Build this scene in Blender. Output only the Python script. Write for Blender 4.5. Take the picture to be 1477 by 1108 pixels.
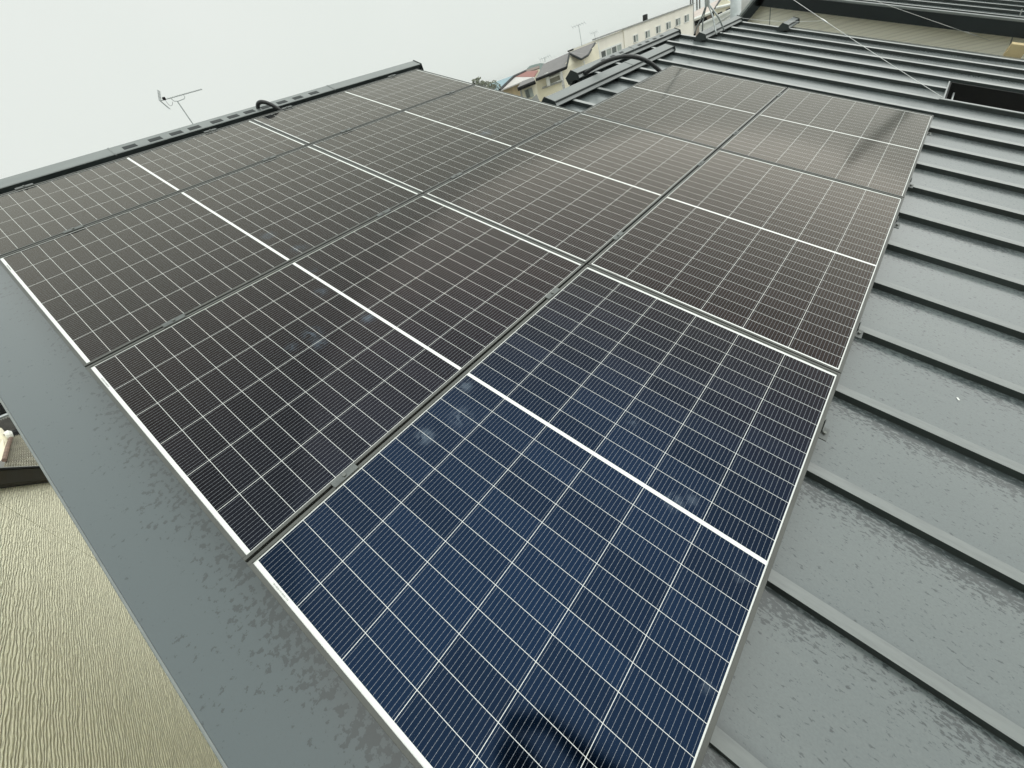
import bpy, bmesh, math, random
from mathutils import Matrix, Vector
random.seed(7)
C = bpy.context.scene.collection
for o in list(bpy.data.objects): bpy.data.objects.remove(o)

# ------------------------------------------------------------------ camera
CAMX = Vector((0.61695088, -0.73332912, -0.28565716))
CAMY = Vector((0.60800469, 0.21366005, 0.76464349))
CAMZ = Vector((-0.49970182, -0.64542837, 0.57768531))
CAML = Vector((0.18546428, -4.34290558, -0.46819223))
cd = bpy.data.cameras.new('camera'); cam = bpy.data.objects.new('camera', cd); C.objects.link(cam)
m = Matrix.Identity(4)
for i in range(3):
    m[i][0], m[i][1], m[i][2], m[i][3] = CAMX[i], CAMY[i], CAMZ[i], CAML[i]
cam.matrix_world = m
cd.sensor_width = 36; cd.lens = 14.326; cd.clip_start = .004; cd.clip_end = 3000
bpy.context.scene.camera = cam

# ------------------------------------------------------------------ light
SUN_EL, SUN_AZ = math.radians(55), math.radians(-28)      # azimuth measured from +X
w = bpy.data.worlds.new('World'); bpy.context.scene.world = w; w.use_nodes = True
nt = w.node_tree; nt.nodes.clear()
out = nt.nodes.new('ShaderNodeOutputWorld'); bg = nt.nodes.new('ShaderNodeBackground')
sky = nt.nodes.new('ShaderNodeTexSky'); sky.sky_type = 'NISHITA'; sky.sun_disc = False
sky.sun_elevation = SUN_EL; sky.sun_rotation = math.pi/2 - SUN_AZ; sky.dust_density = 6; sky.air_density = 1.0
hs = nt.nodes.new('ShaderNodeHueSaturation'); hs.inputs['Saturation'].default_value = .12
nt.links.new(sky.outputs[0], hs.inputs['Color'])
tc = nt.nodes.new('ShaderNodeTexCoord'); nz = nt.nodes.new('ShaderNodeTexNoise')
nz.inputs['Scale'].default_value = 1.6; nz.inputs['Detail'].default_value = 4
nt.links.new(tc.outputs['Generated'], nz.inputs['Vector'])
cr = nt.nodes.new('ShaderNodeValToRGB')                      # the overcast cloud sheet
cr.color_ramp.elements[0].position = .3; cr.color_ramp.elements[0].color = (.80, .86, .81, 1)
cr.color_ramp.elements[1].position = .72; cr.color_ramp.elements[1].color = (.86, .90, .86, 1)
nt.links.new(nz.outputs['Fac'], cr.inputs['Fac'])
sx = nt.nodes.new('ShaderNodeSeparateXYZ'); nt.links.new(tc.outputs['Generated'], sx.inputs[0])
zr_ = nt.nodes.new('ShaderNodeMapRange'); zr_.interpolation_type = 'SMOOTHSTEP'     # an overcast sky is brightest overhead
for i_, v_ in enumerate((.42, 1.0, 10.0, 20.0)): zr_.inputs[i_+1].default_value = v_
nt.links.new(sx.outputs[2], zr_.inputs[0])
sc = nt.nodes.new('ShaderNodeVectorMath'); sc.operation = 'SCALE'; nt.links.new(zr_.outputs[0], sc.inputs['Scale'])
nt.links.new(cr.outputs['Color'], sc.inputs[0])
mx = nt.nodes.new('ShaderNodeMix'); mx.data_type = 'RGBA'; mx.inputs['Factor'].default_value = .93
nt.links.new(hs.outputs[0], mx.inputs['A']); nt.links.new(sc.outputs[0], mx.inputs['B'])
nt.links.new(mx.outputs['Result'], bg.inputs['Color']); bg.inputs['Strength'].default_value = .1
nt.links.new(bg.outputs[0], out.inputs[0])
sd = bpy.data.lights.new('sun', 'SUN'); sd.energy = 1.2; sd.angle = math.radians(85); sd.color = (1, .97, .93)
sun = bpy.data.objects.new('sun', sd); C.objects.link(sun)
sv = Vector((math.cos(SUN_AZ)*math.cos(SUN_EL), math.sin(SUN_AZ)*math.cos(SUN_EL), math.sin(SUN_EL)))
sun.rotation_euler = sv.to_track_quat('Z', 'Y').to_euler()
vs = bpy.context.scene.view_settings
vs.view_transform = 'Standard'; vs.look = 'None'; vs.exposure = 0; vs.gamma = 1

# ------------------------------------------------------------------ frames and helpers
TH = math.radians(21.8); ROOF = Matrix.Rotation(TH, 4, 'X')  # local x = along the ridge, -y = down the slope, z = out of the roof
def rw(u, s, n): return ROOF @ Vector((u, -s, n))
def ray(px, py):                                             # a direction through a point of the 1477 x 1108 photograph
    d = 587.77
    return (px-738.5)/d*CAMX - (py-554)/d*CAMY - CAMZ
def at(px, py, D):                                           # the point at horizontal distance D metres
    r = ray(px, py); return CAML + r*(D/math.hypot(r.x, r.y))
def on(px, py, axis, val):
    r = ray(px, py); return CAML + r*((val-CAML[axis])/r[axis])

class MB:
    def __init__(s): s.v, s.f = [], []
    def quad(s, *p):
        b = len(s.v); s.v += [tuple(q) for q in p]; s.f.append(tuple(range(b, b+len(p))))
        return s
    def hexa(s, p):                                          # eight corners, bottom four then top four
        b = len(s.v); s.v += [tuple(q) for q in p]
        for f in ((3,2,1,0),(4,5,6,7),(0,1,5,4),(1,2,6,5),(2,3,7,6),(3,0,4,7)): s.f.append(tuple(b+i for i in f))
        return s
    def box(s, x0, x1, y0, y1, z0, z1):
        return s.hexa([(x0,y0,z0),(x1,y0,z0),(x1,y1,z0),(x0,y1,z0),(x0,y0,z1),(x1,y0,z1),(x1,y1,z1),(x0,y1,z1)])
    def prism(s, poly, off):                                 # a polygon pushed along a vector
        off = Vector(off); n = len(poly); b = len(s.v)
        s.v += [tuple(q) for q in poly] + [tuple(Vector(q)+off) for q in poly]
        s.f.append(tuple(range(b, b+n))); s.f.append(tuple(range(b+2*n-1, b+n-1, -1)))
        for i in range(n): s.f.append((b+i, b+(i+1) % n, b+n+(i+1) % n, b+n+i))
        return s
    def tube(s, pts, r, seg=10, rib=0):
        pts = [Vector(p) for p in pts]; b0 = len(s.v); ref = Vector((.13,.21,.97))
        for i, p in enumerate(pts):
            t = (pts[min(i+1, len(pts)-1)] - pts[max(i-1, 0)]).normalized()
            a = t.cross(ref).normalized(); c = t.cross(a)
            rr = (r[i] if isinstance(r, (list, tuple)) else r) * (1 - rib*(i % 2))
            for k in range(seg):
                q = 2*math.pi*k/seg; s.v.append(tuple(p + a*rr*math.cos(q) + c*rr*math.sin(q)))
        for i in range(len(pts)-1):
            for k in range(seg):
                s.f.append((b0+i*seg+k, b0+i*seg+(k+1) % seg, b0+(i+1)*seg+(k+1) % seg, b0+(i+1)*seg+k))
        s.f.append(tuple(b0+k for k in range(seg))[::-1]); e = b0+(len(pts)-1)*seg
        s.f.append(tuple(e+k for k in range(seg)))
        return s
    def build(s, name, mat, parent=None, M=None, bevel=0, smooth=False):
        me = bpy.data.meshes.new(name); me.from_pydata(s.v, [], s.f)
        bm = bmesh.new(); bm.from_mesh(me); bmesh.ops.recalc_face_normals(bm, faces=bm.faces); bm.to_mesh(me); bm.free()
        me.materials.append(mat)
        if smooth:
            for p in me.polygons: p.use_smooth = True
        o = bpy.data.objects.new(name, me); C.objects.link(o)
        if parent: o.parent = parent
        if M: o.matrix_local = M if parent else M
        if bevel:
            b = o.modifiers.new('bevel', 'BEVEL'); b.width = bevel; b.segments = 2; b.limit_method = 'ANGLE'
        return o
def tag(o, label=None, cat=None, group=None, kind=None):
    if label: o['label'] = label
    if cat: o['category'] = cat
    if group: o['group'] = group
    if kind: o['kind'] = kind
    return o
def empty(name, M, label, cat, group=None):
    o = bpy.data.objects.new(name, None); C.objects.link(o); o.empty_display_size = .1
    o.matrix_world = M; return tag(o, label, cat, group)
def copy_tree(o, parent=None):
    c = o.copy(); C.objects.link(c); c.parent = parent
    for ch in [x for x in bpy.data.objects if x.parent == o]: copy_tree(ch, c)
    return c
def kids(o): return [x for x in bpy.data.objects if x.parent == o]

# ------------------------------------------------------------------ materials
def flank(o, mat, test):
    o.data.materials.append(mat)
    for p in o.data.polygons:
        if test(p): p.material_index = len(o.data.materials)-1
    return o
class G:
    """a small wrapper to write node maths"""
    def __init__(s, name):
        s.m = bpy.data.materials.new(name); s.m.use_nodes = True; s.t = s.m.node_tree
        s.p = s.t.nodes['Principled BSDF']; s.o = s.t.nodes['Material Output']
    def n(s, t, **k):
        x = s.t.nodes.new(t)
        for a, b in k.items(): setattr(x, a, b)
        return x
    def put(s, sock, v):
        if isinstance(v, bpy.types.NodeSocket): s.t.links.new(v, sock)
        elif v is not None: sock.default_value = v
    def math(s, op, a, b=None, c=None, clamp=False):
        x = s.n('ShaderNodeMath', operation=op, use_clamp=clamp)
        for i, v in enumerate((a, b, c)): s.put(x.inputs[i], v)
        return x.outputs[0]
    def lin(s, v, a, b, c=0., d=1., smooth=True):
        x = s.n('ShaderNodeMapRange', interpolation_type='SMOOTHSTEP' if smooth else 'LINEAR')
        for i, q in enumerate((v, a, b, c, d)): s.put(x.inputs[i], q)
        return x.outputs[0]
    def mix(s, f, a, b):
        x = s.n('ShaderNodeMix', data_type='RGBA')
        s.put(x.inputs['Factor'], f); s.put(x.inputs['A'], a); s.put(x.inputs['B'], b); return x.outputs['Result']
    def noise(s, vec, scale, detail=3, rough=.55, dist=0.):
        x = s.n('ShaderNodeTexNoise'); s.put(x.inputs['Vector'], vec)
        x.inputs['Scale'].default_value = scale; x.inputs['Detail'].default_value = detail
        x.inputs['Roughness'].default_value = rough; x.inputs['Distortion'].default_value = dist
        return x.outputs['Fac']
    def obj(s): return s.n('ShaderNodeTexCoord').outputs['Object']
    def xyz(s, v):
        x = s.n('ShaderNodeSeparateXYZ'); s.put(x.inputs[0], v); return x.outputs
    def vec(s, a, b, c):
        x = s.n('ShaderNodeCombineXYZ')
        for i, q in enumerate((a, b, c)): s.put(x.inputs[i], q)
        return x.outputs[0]
    def scale(s, v, sc):
        x = s.n('ShaderNodeVectorMath', operation='MULTIPLY'); s.put(x.inputs[0], v); x.inputs[1].default_value = sc; return x.outputs[0]
    def bump(s, h, strength, dist, to=None):
        x = s.n('ShaderNodeBump'); s.put(x.inputs['Height'], h); x.inputs['Strength'].default_value = strength
        x.inputs['Distance'].default_value = dist; s.put((to or s.p).inputs['Normal'], x.outputs[0])
def c4(c, k=1.): return (c[0]*k, c[1]*k, c[2]*k, 1)
def plain(name, col, rough=.6, metal=0., var=.12, sc=3., bump=0., spec=.5, stretch=(1,1,1), fine=0.):
    g = G(name); v = g.scale(g.obj(), stretch); nf = g.noise(v, sc, 5)
    f = g.lin(nf, .3, .7)
    if fine: f = g.math('MULTIPLY_ADD', g.math('SUBTRACT', g.noise(v, sc*14, 3), .5), fine, f)
    g.put(g.p.inputs['Base Color'], g.mix(f, c4(col, 1-var), c4(col, 1+var)))
    g.put(g.p.inputs['Roughness'], g.lin(nf, .2, .8, rough-.06, rough+.06))
    g.p.inputs['Metallic'].default_value = metal; g.p.inputs['Specular IOR Level'].default_value = spec
    if bump: g.bump(nf, .5, bump)
    return g.m
def roof_metal():
    g = G('grey_roof_sheet'); o = g.obj(); x, y, z = g.xyz(o)
    su = g.math('MULTIPLY', y, -1.)
    low = g.noise(g.scale(o, (1, .35, 1)), 2.2, 4); gr = g.noise(g.scale(o, (210, 120, 1)), 1., 3)
    runs = g.noise(g.scale(o, (34, 1.1, 1)), 1., 4, .6)           # faint water runs down the slope
    isv = g.math('LESS_THAN', x, -.009)
    col = g.mix(g.lin(low, .3, .7), (.114, .138, .141, 1), (.136, .160, .161, 1))
    col = g.mix(isv, col, (.066, .088, .097, 1))
    col = g.mix(g.lin(gr, .3, .7, 0., .22), col, (.06, .072, .074, 1))
    col = g.mix(g.math('MULTIPLY', g.lin(runs, .52, .75, 0., .14), g.math('SUBTRACT', 1., isv)), col, (.19, .205, .20, 1))
    # droplets and dirt streaks: on the seamed pans they gather in front of each seam, on the verge strip beside the panels
    wv = g.math('FRACT', g.math('DIVIDE', g.math('SUBTRACT', x, .436), .4438))
    fl = g.math('FLOOR', g.math('DIVIDE', g.math('SUBTRACT', x, .436), .4438))
    patch = g.noise(g.vec(g.math('MULTIPLY', fl, 3.1), su, 0.), 1.7, 2)
    foot = g.math('MULTIPLY', g.lin(wv, .66, .97), g.lin(patch, .3, .62, .25, 1.0))
    foot = g.math('MULTIPLY', foot, .215)
    na = g.noise(g.scale(o, (120, 46, 1)), 1., 5, .68)
    pan = g.lin(g.math('ADD', na, foot), .595, .645)
    nb = g.noise(o, 52., 4, .62, 0.)
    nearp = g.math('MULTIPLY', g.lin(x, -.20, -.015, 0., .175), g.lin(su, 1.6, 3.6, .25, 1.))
    big = g.math('MULTIPLY', g.math('SUBTRACT', g.noise(o, 5.5, 2), .5), .22)
    ver = g.lin(g.math('ADD', g.math('ADD', nb, nearp), big), .645, .685)
    st = g.math('ADD', g.math('MULTIPLY', pan, g.math('SUBTRACT', 1., isv)), g.math('MULTIPLY', ver, isv))
    spk = g.lin(g.noise(o, 150., 2), .70, .74)
    seam_shade = g.math('MULTIPLY', g.math('MULTIPLY', g.lin(wv, .09, .17, .55, 0.), g.lin(patch, .3, .7, .4, 1.)), g.math('SUBTRACT', 1., isv))
    st = g.math('MAXIMUM', st, seam_shade)                               # shade behind each seam, painted into the pan colour
    st = g.math('MULTIPLY', g.math('MAXIMUM', st, g.math('MULTIPLY', spk, .5)), .80)
    g.put(g.p.inputs['Base Color'], g.mix(st, col, (.023, .031, .034, 1)))
    g.put(g.p.inputs['Roughness'], g.math('ADD', g.lin(low, .25, .75, .36, .46), g.math('MULTIPLY', st, .06)))
    g.p.inputs['Metallic'].default_value = .0
    g.p.inputs['Coat Weight'].default_value = 1.; g.p.inputs['Coat IOR'].default_value = 1.5; g.p.inputs['Coat Roughness'].default_value = .17; g.p.inputs['Specular IOR Level'].default_value = .25
    grain = g.noise(g.scale(o, (320, 320, 1)), 1., 2)
    wavy = g.noise(g.scale(o, (2.4, .9, 1)), 1., 2)
    g.bump(g.math('ADD', g.math('MULTIPLY', grain, .030), wavy), .42, .010)
    return g.m
def seam_metal():
    g = G('lightened_seam_top'); o = g.obj(); nf = g.noise(g.scale(o, (60, 9, 1)), 1., 5, .6)
    g.put(g.p.inputs['Base Color'], g.mix(g.lin(nf, .35, .75), (.165, .186, .183, 1), (.125, .143, .143, 1)))  # roof grey lightened to imitate light caught by the raised seam tops
    g.p.inputs['Roughness'].default_value = .45; g.p.inputs['Coat Weight'].default_value = 1.; g.p.inputs['Coat Roughness'].default_value = .2
    return g.m
def dark_trim():
    g = G('dark_trim_sheet'); o = g.obj(); nf = g.noise(g.scale(o, (2, 8, 8)), 2., 5)
    g.put(g.p.inputs['Base Color'], g.mix(g.lin(nf, .3, .7), (.17, .187, .186, 1), (.21, .228, .224, 1)))
    g.p.inputs['Metallic'].default_value = .35; g.put(g.p.inputs['Roughness'], g.lin(nf, .3, .7, .36, .48))
    g.bump(g.noise(o, 260., 2), .25, .001)
    return g.m

SMUDGE = [(.94,1.992,.05,.9),(.964,2.218,.05,.7),(.99,2.23,.04,.6),(.912,2.434,.04,.4),(.831,2.603,.05,.6),(.646,2.807,.06,.6),(.629,2.877,.05,.5),
          (.851,2.908,.05,.6),(.546,2.81,.04,.4),(2.737,1.963,.09,.8),(.832,3.40,.04,.5),(.832,3.492,.04,.6),(.72,3.571,.06,.5),(.585,3.53,.05,.7),
          (1.084,4.055,.04,.4),(.89,4.29,.045,.55),(.93,4.33,.035,.4),(.80,4.52,.03,.3),(.512,4.539,.025,.35)]
def cells(name, W, rows, film):
    L, lip, mu, mv, bar = 1.772, .011, .0125, .0042, .0135
    x0 = lip+mu; half = (L-2*x0-bar)/2; p = (half+.0013)/12; y0 = lip+mv; q = (W-2*y0+.0015)/rows
    g = G(name); o = g.obj(); x, y, z = g.xyz(o); Y = g.math('MULTIPLY', y, -1.)
    sec = g.math('GREATER_THAN', x, x0+half+bar/2)
    xx = g.math('SUBTRACT', g.math('SUBTRACT', x, x0), g.math('MULTIPLY', sec, half+bar))
    ci = g.math('FLOOR', g.math('DIVIDE', xx, p)); cx = g.math('SUBTRACT', xx, g.math('MULTIPLY', ci, p))
    yy = g.math('SUBTRACT', Y, y0)
    ri = g.math('FLOOR', g.math('DIVIDE', yy, q)); cy = g.math('SUBTRACT', yy, g.math('MULTIPLY', ri, q))
    inside = 1.
    for a in (g.math('GREATER_THAN', xx, 0.), g.math('LESS_THAN', xx, half), g.math('LESS_THAN', cx, p-.0013),
              g.math('GREATER_THAN', yy, 0.), g.math('LESS_THAN', Y, W-y0), g.math('LESS_THAN', cy, q-.0015)):
        inside = g.math('MULTIPLY', inside, a)
    bb = (q-.0015)/14
    fb = g.math('ABSOLUTE', g.math('SUBTRACT', g.math('FRACT', g.math('DIVIDE', cy, bb)), .5))
    pad = g.math('ABSOLUTE', g.math('SUBTRACT', g.math('FRACT', g.math('DIVIDE', cx, p/5)), .5))
    wid = g.math('ADD', .00034/bb, g.math('MULTIPLY', g.math('LESS_THAN', pad, .04), .00035/bb))
    bus = g.math('LESS_THAN', fb, wid)
    wn = g.n('ShaderNodeTexWhiteNoise', noise_dimensions='4D')
    inf = g.n('ShaderNodeObjectInfo')
    g.put(wn.inputs['Vector'], g.vec(g.math('ADD', ci, g.math('MULTIPLY', sec, 40.)), ri, 0.)); g.put(wn.inputs['W'], inf.outputs['Random'])
    var = g.math('MULTIPLY_ADD', wn.outputs['Value'], .36, .82)
    lw = g.n('ShaderNodeLayerWeight'); lw.inputs['Blend'].default_value = .5
    rp = g.n('ShaderNodeValToRGB'); e = rp.color_ramp.elements      # the blue anti-reflection film loses its hue at a slant
    e[0].position = .02; e[0].color = film[0]; e[1].position = .42; e[1].color = film[2]
    k = e.new(.2); k.color = film[1]
    g.put(rp.inputs[0], lw.outputs['Facing'])
    vm = g.n('ShaderNodeVectorMath', operation='SCALE'); g.put(vm.inputs[0], rp.outputs[0]); g.put(vm.inputs['Scale'], var)
    # wiped smears of dried rain on the glass
    pos = g.n('ShaderNodeNewGeometry').outputs['Position']; sm = 0.
    ns = g.noise(pos, 22., 4, .6, 1.2); nl = g.noise(pos, 1.7, 3)
    for (u, s, r, a) in SMUDGE:
        d = g.n('ShaderNodeVectorMath', operation='DISTANCE'); g.put(d.inputs[0], pos); d.inputs[1].default_value = rw(u, s, -.0045)
        dd = g.math('ADD', d.outputs['Value'], g.math('MULTIPLY', g.math('SUBTRACT', ns, .5), .09))
        sm = g.math('MAXIMUM', sm, g.lin(dd, r, r*.2, 0., a*.85))
    sm = g.math('MULTIPLY', sm, g.lin(ns, .38, .62))
    glass = g.p
    g.put(glass.inputs['Base Color'], g.mix(sm, g.mix(bus, vm.outputs[0], (.215, .24, .275, 1)), (.065, .098, .14, 1)))
    g.put(glass.inputs['Metallic'], g.math('MULTIPLY', g.math('SUBTRACT', 1., bus), g.math('SUBTRACT', 1., g.math('MULTIPLY', sm, .8))))
    glass.inputs['Specular Tint'].default_value = (1., .965, .89, 1)
    g.put(glass.inputs['Roughness'], g.math('ADD', g.lin(nl, .3, .7, .10, .12), g.math('MULTIPLY', sm, .12)))
    glass.inputs['Coat Weight'].default_value = .28; glass.inputs['Coat IOR'].default_value = 1.25; glass.inputs['Coat Roughness'].default_value = .07
    wh = g.n('ShaderNodeBsdfPrincipled'); wh.inputs['Base Color'].default_value = (.78, .80, .78, 1)
    wh.inputs['Roughness'].default_value = .16; wh.inputs['IOR'].default_value = 1.4
    ms = g.n('ShaderNodeMixShader'); g.put(ms.inputs[0], inside); g.put(ms.inputs[1], wh.outputs[0]); g.put(ms.inputs[2], glass.outputs[0])
    g.put(g.o.inputs['Surface'], ms.outputs[0])
    return g.m
def siding(name, col, groove_axis_scale, bumpd=.006, contrast=.2, joint=True):
    """rough siding with grooves along local x; local x runs along the wall, z up"""
    g = G(name); o = g.obj(); x, y, z = g.xyz(o)
    wob = g.noise(g.vec(g.math('MULTIPLY', x, 1.6), 0., g.math('MULTIPLY', z, 7.)), 1., 3, .55)
    wob2 = g.noise(g.vec(g.math('MULTIPLY', x, 7.), 3., g.math('MULTIPLY', z, 26.)), 1., 2)
    ph = g.math('ADD', g.math('MULTIPLY', z, groove_axis_scale), g.math('ADD', g.math('MULTIPLY', wob, 3.2), g.math('MULTIPLY', wob2, .9)))
    rid = g.math('ABSOLUTE', g.math('SUBTRACT', g.math('FRACT', ph), .5))
    n2 = g.noise(g.vec(g.math('MULTIPLY', x, 9.), 0., g.math('MULTIPLY', z, groove_axis_scale*2.6)), 1., 3, .6)
    h = g.math('ADD', g.math('MULTIPLY', rid, 1.2), g.math('MULTIPLY', n2, .55))
    c = g.mix(g.lin(h, .34, .62), c4(col, 1-contrast), c4(col, 1.04))
    c = g.mix(g.lin(g.noise(o, 2.1, 4), .35, .7, 0., .16), c, (col[0]*.90, col[1]*.84, col[2]*.84, 1))
    g.put(g.p.inputs['Base Color'], c); g.p.inputs['Roughness'].default_value = .82
    g.bump(h, 1., bumpd)
    return g.m

M_ROOF, M_TRIM, M_SEAM = roof_metal(), dark_trim(), seam_metal()
M_BLACK = plain('black_paint', (.005, .0055, .006), .7, var=.2, spec=.2)
M_FASCIA = plain('black_fascia', (.011, .016, .017), .55, var=.25, sc=1.5, spec=.3)
M_DARKSIDE = plain('dark_side_faces', (.022, .030, .030), .5, var=.25, sc=4., stretch=(1, .3, 1))  # darker material for seam near sides, cap fronts and cap ends
M_ALU = plain('anodised_frame', (.082, .086, .080), .45, .4, .14, 9., fine=.5)
M_CLAMP = plain('clamp_metal', (.115, .125, .122), .45, .6, .2, 30., fine=.6)
M_SILVER = plain('silver_metal', (.62, .63, .62), .35, .8, .12, 20.)
M_HOSE = plain('black_hose', (.02, .022, .024), .42, var=.2, sc=8)
M_GALV = plain('galvanised_steel', (.40, .43, .43), .45, .55, .15, 6.)
M_DARKSTEEL = plain('weathered_steel', (.16, .17, .16), .5, .5, .25, 8.)
M_LABEL = plain('white_label', (.78, .79, .77), .5, var=.04)
M_INK = plain('label_ink', (.30, .31, .31), .6, var=.1)
M_CREAM = plain('cream_render', (.86, .81, .65), .85, var=.05, sc=1.2, fine=.3)
M_CREAM2 = plain('pale_stucco', (.90, .86, .77), .85, var=.05, sc=.5, fine=.25, stretch=(1, 1, .25))
M_WHITEP = plain('white_paint', (.82, .83, .80), .6, var=.05)
M_TAN = plain('tan_sheet', (.47, .37, .22), .7, var=.12, sc=1.5, stretch=(3, 3, .3))
M_GREYTILE = plain('grey_slate', (.15, .142, .142), .6, var=.16, sc=2.5, fine=.8)
M_PINKROOF = plain('faded_pink_roof', (.50, .43, .39), .7, var=.08, sc=2.)
M_PALEROOF = plain('faded_grey_pink_sheet', (.52, .50, .48), .6, var=.07, sc=2.)
M_RED = plain('red_tin', (.24, .075, .058), .55, var=.14, sc=3.)
M_BLUE = plain('blue_tin', (.20, .32, .37), .5, var=.08, sc=1.)
M_GLASSD = plain('window_glass', (.10, .115, .11), .12, var=.3, sc=1.5)
M_GLASSL = plain('curtained_glass', (.36, .40, .37), .15, var=.15, sc=2.)
M_SHUTTER = plain('grey_blind', (.22, .215, .17), .6, var=.1, sc=2., stretch=(1, 1, 9))
M_LEAF = plain('dull_foliage', (.13, .145, .10), .8, var=.4, sc=2.)
M_WOOD = plain('pale_wood', (.50, .40, .22), .7, var=.1)
M_CONC = plain('concrete', (.34, .35, .34), .8, var=.1, sc=2.)

# ------------------------------------------------------------------ setting
g = G('earth'); o = g.obj()
g.put(g.p.inputs['Base Color'], g.mix(g.lin(g.noise(o, .12, 6), .35, .65), (.10, .105, .09, 1), (.19, .185, .17, 1))); g.p.inputs['Roughness'].default_value = .95
GZ = -7.6
tag(MB().quad((-900,-900,GZ),(900,-900,GZ),(900,900,GZ),(-900,900,GZ)).build('ground', g.m), kind='structure')
# ------------------------------------------------------------------ our own house: one thing
house = empty('house', ROOF.copy(), 'two storey house under a grey standing seam metal roof carrying the solar panels', 'house')
I4 = Matrix.Identity(4)
def part(mb, name, mat, parent, **k): return mb.build(name, mat, parent, I4, **k)
PAN = -.11; SB = 6.0
PIECES = [(-.285, 3.62, .19), (3.62, 4.66, 1.82), (4.66, 7.18, 1.56), (7.18, 8.45, 1.93), (8.45, 8.78, 2.58)]
rb = MB()
def pan(x0, x1, s0, s1): rb.box(x0, x1, -s1, -s0, PAN-.03, PAN)
for (x0, x1, s0) in PIECES:
    if x0 < 6.25 < x1:
        pan(x0, 6.245, s0, SB); pan(6.2451, x1, s0, 4.64)
        pan(6.95, x1, 4.641, SB)
    else: pan(x0, x1, s0, SB)
roof = part(rb, 'roof', M_ROOF, house)
x = .436-.4438
while x < 8.75:
    s0 = [p[2] for p in PIECES if p[0] <= x < p[1]][0]
    runs = [(s0-.01, 4.63)] if 6.26 < x < 6.93 else [(s0-.01, SB)]
    for (a, b_) in runs:
        sm_ = part(MB().hexa([(x,-b_,PAN-.002),(x+.044,-b_,PAN-.002),(x+.044,-a,PAN-.002),(x,-a,PAN-.002),
                        (x+.001,-b_,PAN+.029),(x+.038,-b_,PAN+.0335),(x+.038,-a,PAN+.0335),(x+.001,-a,PAN+.029)]), 'seam', M_SEAM, roof)
        flank(sm_, M_DARKSIDE, lambda p: p.normal.x < -.7)  # near side of the seam gets the darker material
    x += .4438
# verge hem and fascia on the near side, fascia on the far side
part(MB().box(-.293, -.2852, -SB, -.2, PAN-.03, PAN+.002), 'verge_hem', M_TRIM, roof, bevel=.002)
part(MB().box(-.283, -.262, -SB, -.2, PAN-.22, PAN-.031), 'fascia', M_FASCIA, house)
part(MB().box(8.76, 8.778, -SB, -2.7, PAN-.22, PAN-.031), 'fascia', M_FASCIA, house)
part(MB().box(-.26, 8.75, -SB+.02, -SB+.04, PAN-.22, PAN-.031), 'fascia', M_FASCIA, house)
for (xa, sa, sb_) in ((3.602, .21, 1.82), (7.162, 1.58, 1.93), (8.432, 1.94, 2.58)):
    part(MB().box(xa, xa+.016, -sb_, -sa, PAN-.2, PAN-.031), 'fascia', M_FASCIA, house)
# back slopes beyond the ridges, in world axes
def back(mb_list, u0, u1, s, slope, run):
    e = rw(0, s, PAN); a = math.radians(slope)
    b = MB(); d = Vector((0, math.cos(a), -math.sin(a)))*run; n = Vector((0, math.sin(a), math.cos(a)))*.03
    p = [Vector((u0, e.y, e.z)), Vector((u1, e.y, e.z)), Vector((u1, e.y, e.z))+d, Vector((u0, e.y, e.z))+d]
    b.hexa([q-n for q in p]+p); return b, p, d, n
INV = ROOF.inverted()
for (u0, u1, s, sl, run) in ((-.285, 3.62, .19, 21.8, 4.6), (3.62, 4.66, 1.82, 40, .9), (4.66, 7.18, 1.56, 40, 2.6), (7.18, 8.45, 1.93, 40, 1.6), (8.45, 8.78, 2.58, 40, 1.)):
    b, p, d, n = back(None, u0, u1, s, sl, run)
    b.build('roof', M_ROOF, house, INV.copy())
    f = MB()
    nn = n.normalized()
    f.hexa([p[0]-nn*.2+Vector((-.02,0,0)), p[0]-nn*.2, p[3]-nn*.2, p[3]-nn*.2+Vector((-.02,0,0)), p[0]+nn*.02+Vector((-.02,0,0)), p[0]+nn*.02, p[3]+nn*.02, p[3]+nn*.02+Vector((-.02,0,0))])
    f.build('fascia', M_FASCIA, house, INV.copy())
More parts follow.
